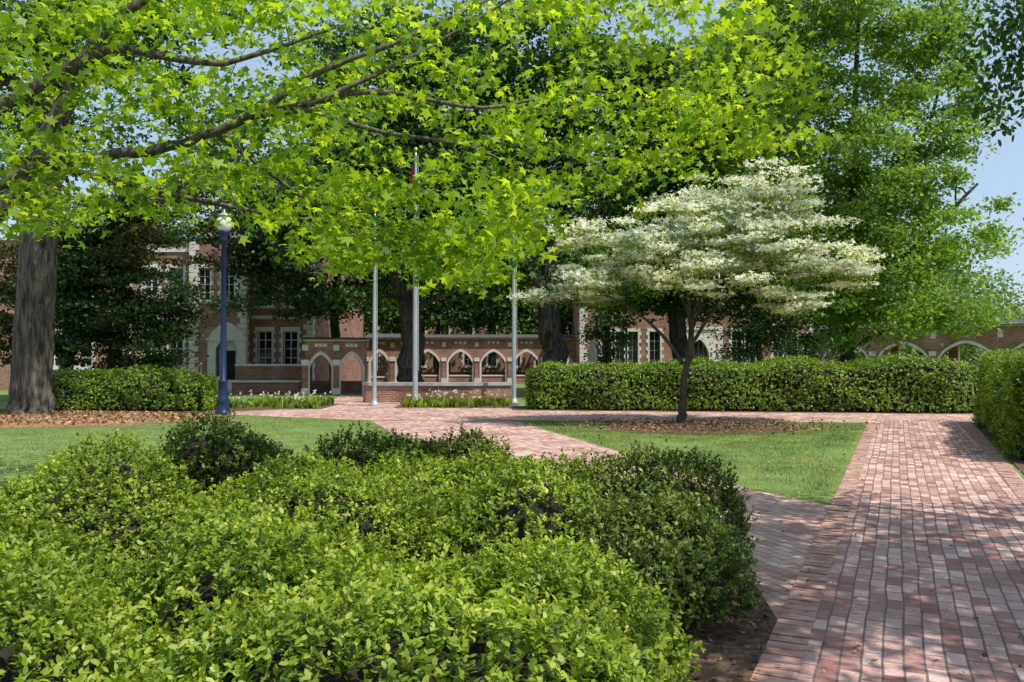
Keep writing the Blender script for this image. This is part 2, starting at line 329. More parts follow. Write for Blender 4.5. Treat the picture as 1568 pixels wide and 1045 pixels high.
# ---------------------------------------------------------------- clipped hedges
def hedge(name,path,w,h0,h1,dens,lsize,mat,nl=5,round_=.25,la=.05):
    e=empty(name); path=np.array(path,float); seg=np.diff(path,axis=0); L=np.linalg.norm(seg,axis=1); cum=np.r_[0,np.cumsum(L)]; tot=cum[-1]
    def frame(s):
        x=np.interp(s,cum,path[:,0]); y=np.interp(s,cum,path[:,1])
        i=np.clip(np.searchsorted(cum,s,side='right')-1,0,len(seg)-1); d=seg[i]/L[i][:,None]
        return x,y,d
    def surf(s,t):
        x,y,d=frame(s); h=h0+(h1-h0)*s/tot; end=np.minimum(s,tot-s); sh=np.clip(end/.5,0,1)**.5*.5+.5
        per=2*h+w; q=t*per
        left=q<h; top=(q>=h)&(q<h+w)
        u=np.where(left,-w/2,np.where(top,q-h-w/2,w/2)); z=np.where(left,q,np.where(top,h,per-q))
        nu=np.where(left,-1.,np.where(top,0,1)); nz=np.where(top,1.,0.)
        R=round_; cu=np.clip(u,-w/2+R,w/2-R); cz=np.minimum(z,h-R); du=u-cu; dz=z-cz; m=np.hypot(du,dz)
        k=(m>1e-6)&(np.abs(du)>1e-6)&(dz>1e-6); mm=np.where(m>1e-6,m,1)
        u2=np.where(k,cu+du/mm*R,u); z2=np.where(k,cz+dz/mm*R,z); nu=np.where(k,du/mm,nu); nz=np.where(k,dz/mm,nz)
        u2=u2*sh; z2=z2*(.82+.18*sh*1.0)
        nx=d[:,1]; ny=-d[:,0]
        P=np.c_[x+nx*u2,y+ny*u2,z2]; N=np.c_[nx*nu,ny*nu,nz]
        return P+N*lump(P,2.2,la)[:,None]*1.0+N*lump(P,6.5,la*.4)[:,None],N
    n=int(tot*(2*h0+w)*dens); s=rng.random(n)*tot; P,N=surf(s,rng.random(n))
    ne=int(2*w*h0*dens)
    ends=[]
    for s0,sg in ((0,-1),(tot,1)):
        x,y,d=frame(np.full(ne,s0*.999)); u=(rng.random(ne)-.5)*w*.9; z=rng.random(ne)*h0*.95
        ends.append((np.c_[x+d[:,1]*u+d[:,0]*sg*.05,y-d[:,0]*u+d[:,1]*sg*.05,z],d*sg))
    P=np.concatenate([P]+[a for a,b in ends]); N=np.concatenate([N]+[np.c_[b,np.zeros(len(b))] for a,b in ends])
    k=P[:,2]>.06; P=P[k];N=N[k]; n=len(P)
    D=unit(N+np.array([0,0,.35])+rng.normal(size=N.shape)*.35); P=P+D*rng.normal(size=(n,1))*.045
    t=rng.random((n,nl))*.1; lp=P[:,None]+D[:,None]*t[...,None]; side=unit(rng.normal(size=(n,nl,3)))
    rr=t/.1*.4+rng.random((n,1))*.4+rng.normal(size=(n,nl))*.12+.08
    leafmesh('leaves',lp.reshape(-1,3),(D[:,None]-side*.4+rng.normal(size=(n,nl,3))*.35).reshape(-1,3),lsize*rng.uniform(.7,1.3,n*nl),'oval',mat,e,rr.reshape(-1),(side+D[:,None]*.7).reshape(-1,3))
    ns=int(tot/.4)+2; ss=np.linspace(0,tot*.9999,ns); tt=np.linspace(0,1,24); mb=MB(); vs=[]
    for a in ss:
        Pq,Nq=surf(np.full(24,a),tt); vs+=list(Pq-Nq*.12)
    fs=[(i*24+j,i*24+j+1,(i+1)*24+j+1,(i+1)*24+j) for i in range(ns-1) for j in range(23)]+[tuple(range(24)),tuple(range((ns-1)*24,ns*24))]
    mb.add(vs,fs); part('inner_twigs',mb,TWIG,e,True)
    return e
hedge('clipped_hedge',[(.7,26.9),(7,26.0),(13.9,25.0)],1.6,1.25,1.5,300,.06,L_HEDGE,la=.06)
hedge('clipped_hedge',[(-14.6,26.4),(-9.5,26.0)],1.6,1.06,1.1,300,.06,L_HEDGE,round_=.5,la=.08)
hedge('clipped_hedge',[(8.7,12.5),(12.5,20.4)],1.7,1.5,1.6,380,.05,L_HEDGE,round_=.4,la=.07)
# ---------------------------------------------------------------- trees
tree('oak_tree',[([(-14.0,24,-.1),(-14.0,24,.15),(-13.97,24,.7),(-13.85,24,4),(-13.6,24,8),(-13.2,24,12)],[.70,.58,.51,.48,.45,.35]),
  ([(-13.6,24,8),(-11.5,23,10.5),(-9,22,12.5)],[.25,.18,.1]),([(-13.6,24,8.6),(-15.5,23,11),(-18,23,13)],[.25,.18,.1]),([(-13.2,24,12),(-12.5,25,16)],[.35,.1])],
  [((-13,24,13),(6,5,3.5)),((-10,22,11),(3.5,3,2)),((-17,23,10.5),(3.5,3,2.5)),((-15.5,27,8.5),(3,3,1.6)),((-8,26,8.5),(3,2.5,1.6))],180,40000,1.0,.19,L_OAK,BARKO,tw=.05,sides=64,wob=.03)
tree('beech_tree',[([(-14.9,31,-.1),(-14.9,31,2.5),(-14.7,31,5.5),(-14.6,31,8)],[.3,.22,.14,.06])],
  [((-14.8,31,2.6),(2.7,2.4,1.9)),((-14.9,31,4.6),(2.4,2.2,1.8)),((-14.6,31,6.6),(1.8,1.8,1.6)),((-16.8,31,3.4),(1.6,1.5,2.2)),((-12.9,31,3.5),(.9,1.2,1.3))],230,34000,.75,.17,L_DARK,BARK,tw=.03,flat=.28)
tree('copper_beech_tree',[([(-17.8,33,-.1),(-17.8,33,3),(-17.6,33,7)],[.3,.2,.08])],
  [((-17.8,33,5.4),(2.6,2.2,2.2)),((-16.0,33,6.6),(2.0,2,1.5)),((-20,33,4),(2,2,2.5)),((-14,32.5,8),(2,1.6,1.2)),((-13.3,29.5,5.4),(1.3,.6,1.0))],190,22000,.75,.18,L_RED,BARK,tw=.03,flat=.35)
tree('elm_tree',[([(-8.6,40,-.1),(-8.6,40,4),(-8.4,40,9),(-8.2,40,13)],[.3,.22,.16,.08]),([(-8.6,40,4),(-11,38,6),(-13,37,6.4)],[.16,.1,.05]),([(-8.6,40,4.6),(-6.5,39,7)],[.14,.06])],
  [((-11,37,5.6),(2.4,2,1.1)),((-9.4,38,4.4),(2.4,2,1.0)),((-9.5,38.5,9),(4,3,2.4)),((-7,40,11),(3.5,3,3)),((-12.6,36,7.6),(2.5,2,1.9)),((-7,37.5,3.9),(1.2,1,.9)),((-6.5,39,6),(2,2,1.6)),((-11.5,36,4.2),(1.3,1.4,.7))],280,44000,.9,.19,L_DARK,BARK,tw=.03,flat=.4)
def oak(name,x,y,r,lean,lobes,n,mat=L_OAK,fork=4.2,nl=50000):
    b=[(x,y,-.1),(x,y,.4),(x+lean*.3,y,2.2),(x+lean,y,fork)]
    l=[(b,[r*1.5,r*1.1,r,r*.9]),
       ([b[-1],(x+lean-1.3,y-.3,fork+2.6),(x+lean-2.6,y-1,fork+6),(x+lean-3.2,y-1,fork+10)],[r*.65,r*.5,r*.35,r*.12]),
       ([b[-1],(x+lean+.6,y+.3,fork+3),(x+lean+1.0,y+.5,fork+7),(x+lean+1.2,y+.5,fork+12)],[r*.75,r*.6,r*.4,r*.12]),
       ([(x+lean+.4,y+.2,fork+1.6),(x+lean+2.6,y-.5,fork+4),(x+lean+5,y-1,fork+6)],[r*.45,r*.3,r*.1]),
       ([(x+lean-.5,y,fork+1.2),(x+lean-2.8,y-1,fork+2.6),(x+lean-5,y-2,fork+3.2)],[r*.4,r*.25,r*.08]),
       ([(x+lean*.8,y,fork-.6),(x+lean+2.2,y-1,fork+.6),(x+lean+4.2,y-2,fork+.7)],[r*.35,r*.22,r*.06])]
    return tree(name,l,lobes,n,nl,1.1,.25,mat,BARK,tw=.05,sides=12,flat=.5)
oak('oak_tree',-4.4,36,.50,-.1,[((-7,36,9),(4,3.5,2.6)),((-2,37,10),(3.5,3.5,3)),((-5,37,14),(6,4,3.5)),((-9,35.5,6.9),(2.6,2,1.2)),((-3,36,6.4),(2.8,2,1.3)),((-1.0,36,5.0),(1.6,1.8,.9)),((-6.6,36,4.6),(1.1,1.3,.6))],270)
oak('oak_tree',1.9,35,.50,-.5,[((-1.0,35,9),(3,3,2.4)),((5,35,9),(4,3.5,2.8)),((2,36,14),(5,4,3.5)),((-2.2,34,6.0),(2.2,2,1.2)),((5.8,34,5.7),(2.6,2,1.3)),((4.2,34,4.5),(1.5,1.5,.7)),((.0,35,5.6),(1.2,1.5,.8))],280)
oak('oak_tree',7.6,37,.4,-.3,[((8,37,8),(4,3,2.6)),((9,37,12),(5,4,4)),((11.5,37,5.3),(3.2,2,1.6)),((7.5,37,5.0),(2.8,2,1.3)),((14.5,38,5.0),(2.5,2,2.0)),((10,38,4.1),(2.4,1.8,.9)),((15,38,8),(3,2.5,2)),((6,37,4.2),(1.6,1.5,.7))],310,L_DARK,nl=62000)
tree('holly_tree',[([(13.2,44,-.1),(13.2,44,3),(13.3,44,6)],[.2,.14,.05])],[((13.2,44,3.2),(2.2,1.5,2.2)),((15.8,45,2.8),(1.8,1.4,2.0)),((17.5,45,4),(1.6,1.4,2.4)),((13.8,44,5.5),(2.2,1.5,1.4))],120,17000,.8,.19,L_DARK,BARK,tw=.03)
tree('holly_tree',[([(5.3,46,-.1),(5.3,46,2.5),(5.3,46,5)],[.16,.12,.05])],[((5.3,46,3.2),(1.2,1.2,1.8)),((8.6,45,4.8),(2.2,1.2,1.2))],60,8000,.7,.19,L_DARK,BARK,tw=.03)
tree('maple_tree',[([(-5.5,60.5,-.1),(-5.5,60.5,3),(-5.3,60.5,7)],[.3,.22,.08])],[((-5.5,60.5,5.5),(4.2,2,2.6)),((-9.5,60.5,4.5),(3,1.8,2)),((-2,60.5,6.2),(3,1.6,2.4)),((-5,60.5,10),(6,2,3))],140,19000,1.4,.36,L_OAK,BARK,tw=.05)
tree('maple_tree',[([(2.5,60.2,-.1),(2.5,60.2,3),(2.6,60.2,7)],[.3,.22,.08])],[((2.0,60.2,5.0),(3.5,2,2.4)),((5.5,60,6.5),(3,1.6,2.6)),((-.5,60.2,7.5),(3,1.6,2.2)),((3,60.5,10.5),(6,2,3))],140,19000,1.4,.36,L_OAK,BARK,tw=.05)
# elm at right
tree('elm_tree',[([(12.6,31,-.1),(12.7,31,3),(12.8,31,7),(13,31,12),(13.2,31,16)],[.34,.24,.17,.1,.05]),([(12.7,31,3),(15,30,6),(17,30,8)],[.16,.1,.05]),([(12.7,31,3.5),(10.5,30,6),(9,30,9)],[.16,.1,.05]),([(12.8,31,6),(15.5,31,9.5),(16.5,31,13)],[.12,.08,.04]),([(12.7,31,2),(14.5,29.5,3.2),(16,29,3.3)],[.1,.07,.03])],
  [((12.8,30,9.5),(3.8,3.2,3.2)),((14.6,29.6,6.2),(3.0,2.6,2.2)),((12.0,29.8,5.2),(2.6,2.4,2.2)),((15.6,29.6,4.0),(1.7,1.8,1.7)),((12.5,30.5,14.2),(4.4,3.4,3)),((16.0,30.5,10.5),(1.9,1.8,2.0)),((13,28.9,3.2),(2.8,1.6,1.3)),((15.9,30.5,13.6),(1.7,2,1.7)),((9.3,30.5,12.5),(3,3,3)),((9.6,31,8.8),(2,2,1.8))],430,85000,.8,.185,L_ELM,BARK,tw=.03,flat=.45)
# dogwood
dl=[((.75,20.2,3.15),(.75,.7,.22)),((2.0,20.3,3.55),(1.2,1.5,.6)),((1.9,20.6,4.6),(.85,1.2,.45)),((3.6,20.2,4.5),(1.4,2,.95)),((4.8,20.6,5.4),(1.25,1.8,.8)),((6.2,20.8,5.9),(1.0,1.5,.75)),((6.0,20.3,4.3),(1.7,2.2,.85)),((8.1,20.4,3.9),(1.1,1.5,.55)),((4.4,19.5,3.6),(1.6,1.5,.5)),((7.3,20.6,5.1),(.95,1.2,.5)),((6.6,20.2,3.1),(1.0,1.2,.4))]
e,cl=tree('dogwood_tree',[([(4.18,20.4,-.05),(4.2,20.4,.3),(4.25,20.4,1.1),(4.4,20.4,1.9),(4.45,20.4,2.6)],[.15,.105,.085,.08,.06]),
  ([(4.22,20.4,1.5),(3.9,20.3,2.0),(3.3,20.3,2.6),(2.4,20.3,3.2),(1.2,20.2,3.2)],[.05,.045,.035,.02,.01]),
  ([(4.4,20.4,1.9),(5.0,20.4,2.9),(6.2,20.4,3.7),(7.8,20.4,3.8)],[.05,.04,.025,.01]),
  ([(4.45,20.4,2.6),(4.0,20.4,3.6),(3.4,20.4,4.6)],[.045,.03,.015]),([(4.45,20.4,2.6),(4.9,20.5,4),(5.2,20.6,5.6)],[.05,.035,.015]),([(4.8,20.5,3.6),(6,20.7,5.0),(6.4,20.8,6)],[.035,.025,.012]),
  ([(4.4,20.4,2.2),(4.2,19.5,3.0),(3.8,18.8,3.8)],[.04,.03,.012]),([(4.4,20.4,2.2),(5,21.5,3.2),(5.4,22.3,4.2)],[.04,.03,.012])],
  dl,300,27000,.42,.11,L_FLOW,BARKD,'flower',flat=.17,upb=1.2,tw=.009,surf=.5,leafname='bracts')
o=rng.normal(size=(len(cl),55,3))*.27; P=(cl[:,None]+o*np.array([1,1,.4])-np.array([0,0,.07])).reshape(-1,3); N=rng.normal(size=P.shape)*.6; N[:,2]+=.8
leafmesh('leaves',P,N,rng.uniform(.07,.12,len(P)),'oval',L_DOGL,e)
# maple overhead
outline=[(-5.4,5.6),(-5.4,3.0),(-4.6,2.75),(-3.9,3.2),(-3.4,2.95),(-3.0,3.2),(-2.6,3.2),(-2.2,2.9),(-1.6,2.45),(-1.1,2.6),(-.5,2.35),(.1,2.45),(.25,2.85),(.7,3.35),(1.6,3.4),(2.1,3.35),(2.9,3.8),(2.75,4.6),(2.4,5.6)]
A=rng.random((2400,2))*[8.4,3.4]+[-5.4,2.3]; A=A[inpoly(A,outline)][:430]
A2=rng.random((900,2))*[2.6,1.0]+[-2.1,2.4]; A2=A2[inpoly(A2,outline)][:60]; A=np.concatenate([A,A2])
s=rng.uniform(.85,1.45,len(A)); CL=np.c_[A[:,0]*s,8*s,1.65+(A[:,1]-1.65)*s]
tree('maple_tree',[
 ([(-7.0,7.2,-.1),(-6.9,7.2,.5),(-6.7,7.3,1.6),(-6.3,7.5,2.3)],[.34,.26,.22,.2]),
 ([(-6.3,7.5,2.3),(-5.1,7.9,2.85),(-4.75,8,3.35),(-4.45,8.05,4.1),(-4.15,8.1,4.8),(-3.5,8.2,5.4),(-3.0,8.2,6.2)],[.14,.09,.075,.065,.055,.045,.03]),
 ([(-6.3,7.5,2.3),(-6.0,7.7,3.4),(-5.0,7.9,4.0),(-4.3,8,4.5),(-3.9,8,4.7),(-2.9,8.2,4.55),(-1.8,8.3,5.0)],[.12,.085,.07,.06,.045,.03,.015]),
 ([(-5.2,7.9,3.1),(-4.6,8,3.55),(-4.0,8.0,3.6),(-3.45,8.0,3.68),(-2.9,8.0,3.85),(-2.52,8,4.0),(-2.0,8,4.4),(-1.2,8.1,4.75),(-.2,8.3,5.3)],[.055,.06,.055,.05,.045,.04,.032,.024,.012]),
 ([(-2.52,8,4.0),(-1.98,8,4.08),(-1.3,8.1,3.86),(-.5,8.2,3.8),(.3,8.4,3.5)],[.033,.032,.024,.015,.006]),
 ([(-2.52,8,4.0),(-1.4,8.2,4.35),(-.3,8.5,4.2),(.8,8.8,4.55),(1.7,9.2,4.5)],[.033,.03,.02,.013,.006]),
 ([(-2.0,8,4.1),(-1.0,8.3,4.7),(-.3,8.5,5.2),(.5,8.7,5.8)],[.028,.024,.015,.008]),
 ([(-4.6,8,3.55),(-3.6,9,3.4),(-2.4,10,3.3),(-1.0,10.5,3.2)],[.04,.03,.022,.01]),
 ([(-2.9,8.,3.85),(-2.3,8.6,3.4),(-1.7,9.2,3.0),(-.8,9.6,2.8)],[.024,.02,.014,.007]),
 ([(-6.3,7.5,2.3),(-7.2,7,4),(-8,6.5,6.5)],[.15,.12,.05])],
 None,0,19000,.39,.078,L_MAPLE,BARKM,'maple',flat=.3,upb=.9,tw=.007,clumps=CL,sag=.15)
# tree to the right of the camera: its crown dapples the path, a few airy sprays hang into view
q=rng.random((165,3))*[4.6,8.0,1.6]+[4.0,-.8,5.7]
q=q[(q[:,0]>.54*q[:,1]-.02)|(q[:,2]>1.65+.5*q[:,1])]
spr=ell(34,(5.05,8.2,4.75),(.75,.8,1.05),.7)
e,_=tree('willow_oak_tree',[([(8.6,6.5,-.1),(8.6,6.5,1.2),(8.4,6.4,3.2),(8.0,6.2,5.0)],[.45,.33,.28,.2]),([(8,6.2,5),(6.8,7.2,5.8),(5.4,8.2,5.6)],[.08,.05,.015]),([(8,6.2,5),(6.8,5,6.4),(5.4,3.6,6.8)],[.1,.06,.02]),([(8,6.2,5),(7.8,6,7.2)],[.15,.05])],
  None,0,32000,.55,.13,L_DARK,BARK,'oval',flat=.4,tw=.01,clumps=np.concatenate([q,spr]),nbare=len(spr))
o=rng.normal(size=(len(spr),42,3))*.15; P=(spr[:,None]+o*np.array([1.1,1.1,.7])).reshape(-1,3); N=rng.normal(size=P.shape)
leafmesh('hanging_leaves',P,N,rng.uniform(.06,.10,len(P)),'oval',L_OAK,e,None,rng.normal(size=P.shape)*.6+[0,0,-.8])
def mass(name,cs,n,cr,ls,mat):
    P=[]
    for c,r,k in cs:
        q=ell(k,c,r,.5); P.append(q)
    C=np.concatenate(P); nl=n//len(C); Q=(C[:,None]+rng.normal(size=(len(C),nl,3))*cr*np.array([.5,.5,.35])).reshape(-1,3); Q=Q[Q[:,2]>0]
    N=rng.normal(size=Q.shape)*.7; N[:,2]+=.6; leafmesh(name,Q,N,ls*rng.uniform(.6,1.3,len(Q)),'diam',mat)
cs=[]
for x in np.arange(-75,42,8): cs.append(((x+rng.normal(),84+rng.normal()*5,6+rng.random()*3),(6,5,7.5+rng.random()*3),26))
mass('distant_trees',cs,48000,3.2,.85,L_FAR)
cs=[((60,92,5),(7,5,5.5),40),((50,90,5.2),(6,5,6.2),40),((71,95,8),(7,5,9),40),((42,80,4),(5,5,5.5),30),((33,75,4),(5,5,6),30)]
mass('distant_trees',cs,26000,2.6,.5,L_FAR)
# ---------------------------------------------------------------- buildings
def archpts(x0,x1,zs,rise,n=12,pointed=.0):
    xc=(x0+x1)/2; r=(x1-x0)/2; out=[]
    for i in range(n+1):
        u=-1+2*i/n; out.append((xc+r*u,zs+rise*((1-abs(u)**1.5)**.72)))
    return out
def wallgrid(mb,x0,x1,z0,z1,holes,y,th=.3):
    xs=sorted({x0,x1,*[h[0] for h in holes],*[h[1] for h in holes]}); zs=sorted({z0,z1,*[h[2] for h in holes],*[h[3] for h in holes]})
    for a,b in zip(xs,xs[1:]):
        for c,d in zip(zs,zs[1:]):
            mx,mz=(a+b)/2,(c+d)/2
            if any(h[0]<mx<h[1] and h[2]<mz<h[3] for h in holes): continue
            mb.add([(a,y,c),(b,y,c),(b,y,d),(a,y,d)],[(0,1,2,3)])
    for h in holes:
        a,b,c,d=h[:4]
        mb.add([(a,y,c),(b,y,c),(b,y,d),(a,y,d),(a,y+th,c),(b,y+th,c),(b,y+th,d),(a,y+th,d)],[(0,4,5,1),(1,5,6,2),(2,6,7,3),(3,7,4,0)])
def window(fr,gl,st,h,y,nx=2,nz=3,quoin=True):
    a,b,c,d=h; w=.05
    gl.add([(a,y+.2,c),(b,y+.2,c),(b,y+.2,d),(a,y+.2,d)],[(0,1,2,3)])
    fr.box(a,a+w,y+.12,y+.19,c,d); fr.box(b-w,b,y+.12,y+.19,c,d); fr.box(a+w,b-w,y+.12,y+.19,c,c+w); fr.box(a+w,b-w,y+.12,y+.19,d-w,d)
    for i in range(1,nx): x=a+(b-a)*i/nx; fr.box(x-.02,x+.02,y+.13,y+.18,c+w,d-w)
    for i in range(1,nz): z=c+(d-c)*i/nz; fr.box(a+w,b-w,y+.14,y+.17,z-.015,z+.015)
    st.box(a-.14,b+.14,y-.06,y+.1,c-.16,c-.003); st.box(a-.14,b+.14,y-.04,y+.1,d+.003,d+.2)
    if quoin:
        z=c;i=0
        while z<d-.05:
            hh=min(.24,d-z); ww=.2 if i%2 else .1
            st.box(a-ww,a-.003,y-.03,y+.08,z,z+hh-.01); st.box(b+.003,b+ww,y-.03,y+.08,z,z+hh-.01); z+=.24;i+=1
def quoins(st,x,y,z0,z1,s=1,d=.5):
    z=z0;i=0
    while z<z1:
        w=.45 if i%2 else .28
        xa,xb=(x-.03,x+w) if s>0 else (x-w,x+.03)
        st.box(xa,xb,y-.035,y+(.28 if i%2 else .45),z,z+.26); z+=.28; i+=1
H=empty('brick_hall'); br=MB();st=MB();fr=MB();gl=MB();rf=MB();dk=MB()
Y=41.7; wins=[]
for xc in (-23.2,-21.6,-19.7,-18.3,-17.0,-12.5,-11.2):
    wins+= [(xc-.36,xc+.36,1.2,3.0),(xc-.36,xc+.36,4.3,6.2)]
wallgrid(br,-27,-10.1,0,7.0,wins,Y)
for h in wins: window(fr,gl,st,h,Y,2,4)
br.add([(-10.1,Y,0),(-10.1,56,0),(-10.1,56,7),(-10.1,Y,7)],[(0,1,2,3)])
st.box(-27.05,-10.03,Y-.06,Y+.3,7.003,7.2); br.box(-27,-10.08,Y-.02,Y+.3,7.203,7.6); st.box(-27.05,-10.0,Y-.08,Y+.36,7.603,7.72)
st.box(-27,-16.05,Y-.05,Y+.05,3.6,3.78); st.box(-13.15,-10.06,Y-.05,Y+.05,3.6,3.78)
quoins(st,-10.1,Y,0,7,-1)
rf.box(-27,-10.2,Y+.4,56,7.0,7.3)
yb=40.9; dx=-14.1
uw=[(-15.6,-15.0,4.5,6.1),(-14.4,-13.8,4.5,6.1)]
poly=[(-16,0),(dx-.55,0)]+archpts(dx-.55,dx+.55,2.1,.5)+[(dx+.55,0),(-13.2,0),(-13.2,3.9),(-16,3.9)]
br.extrude(poly,yb,yb+.35)
wallgrid(br,-16,-13.2,3.9,7.6,uw,yb)
for h in uw: window(fr,gl,st,h,yb,2,4)
br.add([(-13.2,yb,0),(-13.2,Y,0),(-13.2,Y,7.6),(-13.2,yb,7.6)],[(0,1,2,3)]); br.add([(-16,yb,0),(-16,Y,0),(-16,Y,7.6),(-16,yb,7.6)],[(0,1,2,3)])
st.box(-16.08,-13.12,yb-.1,yb+.3,7.603,7.8); quoins(st,-16,yb,0,7.5,1); quoins(st,-13.2,yb,0,7.5,-1)
gab=[(-16.0,7.803),(-13.2,7.803),(-14.6,8.9)]; br.extrude(gab,yb,yb+.3); rf.add([(-16.2,yb-.1,7.75),(-14.6,yb-.1,9.0),(-14.6,yb+5,9.0),(-16.2,yb+5,7.75)],[(0,1,2,3)]); rf.add([(-13.0,yb-.1,7.75),(-14.6,yb-.1,9.0),(-14.6,yb+5,9.0),(-13.0,yb+5,7.75)],[(0,1,2,3)])
ring=[(dx-.95,0),(dx-.551,0)]+archpts(dx-.551,dx+.551,2.1,.5)+[(dx+.551,0),(dx+.95,0),(dx+.95,2.5)]+list(reversed(archpts(dx-.95,dx+.95,2.55,.85)))+[(dx-.95,2.5)]
st.extrude(ring,yb-.14,yb-.003); st.box(dx-1.02,dx+1.02,yb-.2,yb-.143,2.5,2.6)
wd=MB(); wd.extrude([(dx-.5,0),(dx+.5,0)]+list(reversed(archpts(dx-.5,dx+.5,2.1,.48))),yb+.22,yb+.27); part('door_frame',wd,WHITE,H)
dk.box(dx-.32,dx+.32,yb+.17,yb+.215,.05,2.0)
br.box(-13.0,-9.9,38.9,39.1,0,1.25); st.box(-13.05,-9.85,38.84,39.16,1.253,1.35); br.box(-13.0,-9.9,38.3,38.5,0,.5); st.box(-13.05,-9.85,38.22,38.56,.503,.6)
for i in range(4): st.box(dx-1.3,dx+1.3,yb-1.6+i*.32,yb-.15,.0+.14*i+.002*i,.14*(i+1))
for n,m,mt in (('walls',br,BRICK),('stone_trim',st,STONE),('window_frames',fr,WHITE),('window_glass',gl,GLASS),('roof',rf,ROOF),('door',dk,DARKIN)): part(n,m,mt,H)
rl=MB()
for sx in (-1.2,1.2):
    rl.tube([(dx+sx,yb-1.7,.9),(dx+sx,yb-.2,1.4)],[.025,.025],6)
    for k in range(4): rl.tube([(dx+sx,yb-1.65+k*.45,0),(dx+sx,yb-1.65+k*.45,.9+k*.15)],[.018,.018],5)
part('handrail',rl,WHITE,H)
def hall(name,x0,x1,y,h,wx,rows,roofh=2.2,door=None,depth=10):
    e=empty(name); br=MB();st=MB();fr=MB();gl=MB();rf=MB()
    wins=[(x-.34,x+.34,a,b) for x in wx for a,b in rows if not(door and abs(x-door)<1.6 and a<3)]
    holes=list(wins)
    if door: holes.append((door-1.0,door+1.0,0,3.4))
    wallgrid(br,x0,x1,0,h,holes,y)
    for w in wins: window(fr,gl,st,w,y,2,4)
    if door:
        a=[(door-.999,0),(door-.6,0)]+archpts(door-.6,door+.6,1.9,.9)+[(door+.6,0),(door+.999,0),(door+.999,3.399),(door-.999,3.399)]
        st.extrude(a,y-.12,y+.25); gl.box(door-.6,door+.6,y+.3,y+.34,0,2.8); st.box(door-1.15,door+1.15,y-.2,y-.003,3.42,3.6)
        quoins(st,door-1.45,y,0,3.4,1); quoins(st,door+1.45,y,0,3.4,-1)
        for k in (-.3,0,.3): fr.box(door+k-.025,door+k+.025,y+.24,y+.29,0,2.7)
    br.add([(x0,y,0),(x0,y+depth,0),(x0,y+depth,h),(x0,y,h)],[(0,1,2,3)]); br.add([(x1,y,0),(x1,y+depth,0),(x1,y+depth,h),(x1,y,h)],[(0,1,2,3)])
    st.box(x0-.1,x1+.1,y-.12,y+.3,h+.003,h+.22); quoins(st,x0,y,0,h,1); quoins(st,x1,y,0,h,-1)
    rf.add([(x0-.3,y-.3,h+.2),(x1+.3,y-.3,h+.2),(x1+.3,y+depth/2,h+roofh),(x0-.3,y+depth/2,h+roofh)],[(0,1,2,3)])
    rf.add([(x0-.3,y+depth,h+.2),(x1+.3,y+depth,h+.2),(x1+.3,y+depth/2,h+roofh),(x0-.3,y+depth/2,h+roofh)],[(0,1,2,3)])
    for sx in (x0,x1): br.add([(sx,y,h),(sx,y+depth,h),(sx,y+depth/2,h+roofh-.1)],[(0,1,2)])
    for n,m,mt in (('walls',br,BRICK),('stone_trim',st,STONE),('window_frames',fr,LEAD),('window_glass',gl,GLASS),('roof',rf,ROOF)): part(n,m,mt,e)
    return e
hall('brick_chapel',-14,4.5,66,4.8,np.arange(-13,3.5,1.9),[(1,3),(3.4,4.5)],1.8)
hall('brick_library',4.3,19.0,52,5.4,[6.0,6.8,7.6,9.0,14.2,15.0,16.8,17.6],[(.9,3.3)],1.6,door=11.8)
def arcade(name,p,q,h,nb,pier=.42,spring=.5,rise=.22,depth=2.6,base=.5,roofh=.35):
    p=np.array(p,float);q=np.array(q,float);L=np.linalg.norm(q-p);rz=math.atan2(q[1]-p[1],q[0]-p[0])
    e=empty(name,(p[0],p[1],0),rz); br=MB();st=MB();rf=MB();dk=MB();w=L/nb; sp=h*spring; rs=h*rise
    for i in range(nb):
        a=i*w; x0=a+pier/2+.1; x1=a+w-pier/2-.1
        poly=[(a,0),(x0,0)]+archpts(x0,x1,sp,rs)+[(x1,0),(a+w,0),(a+w,h),(a,h)]
        br.extrude(poly,0,.35)
        ring=[(x0-.13,.0),(x0-.002,0)]+archpts(x0-.002,x1+.002,sp,rs)+[(x1+.002,0),(x1+.13,0),(x1+.13,sp)]+list(reversed(archpts(x0-.13,x1+.13,sp,rs+.17)))+[(x0-.13,sp)]
        st.extrude(ring,-.05,-.003)
        st.box(a-.17,a+.17,-.22,-.06,0,.28) ; br.box(a-.13,a+.13,-.16,-.056,.283,sp+.1); st.box(a-.17,a+.17,-.2,-.06,sp+.103,sp+.36)
        st.box(a-.13,a+.13,-.04,-.004,h*.82,h*.93)
        if base: br.box(x0,x1,.12,.3,0,base); st.box(x0,x1,.08,.34,base+.003,base+.09)
        for k in (.36,.5,.64): st.box(a+w*k-.08,a+w*k+.08,-.03,-.004,h*.89,h*.95)
    dk.box(0,L,depth,depth+.25,0,h*.22)
    for i in range(nb): dk.box(i*w-.25,i*w+.25,depth,depth+.25,h*.22,h)
    st.box(-.1,L+.1,-.1,.4,h+.003,h+.1)
    rf.add([(-.1,-.25,h+.1),(L+.1,-.25,h+.1),(L+.1,depth*.5,h+roofh),(-.1,depth*.5,h+roofh)],[(0,1,2,3)]); rf.add([(-.1,depth+.4,h+.1),(L+.1,depth+.4,h+.1),(L+.1,depth*.5,h+roofh),(-.1,depth*.5,h+roofh)],[(0,1,2,3)])
    rf.add([(-.1,-.25,h+.06),(L+.1,-.25,h+.06),(L+.1,depth+.4,h+.06),(-.1,depth+.4,h+.06)],[(0,1,2,3)])
    for n,m,mt in (('arches',br,BRICK),('stone_trim',st,STONE),('roof',rf,ROOF),('rear_piers',dk,BRICK)): part(n,m,mt,e)
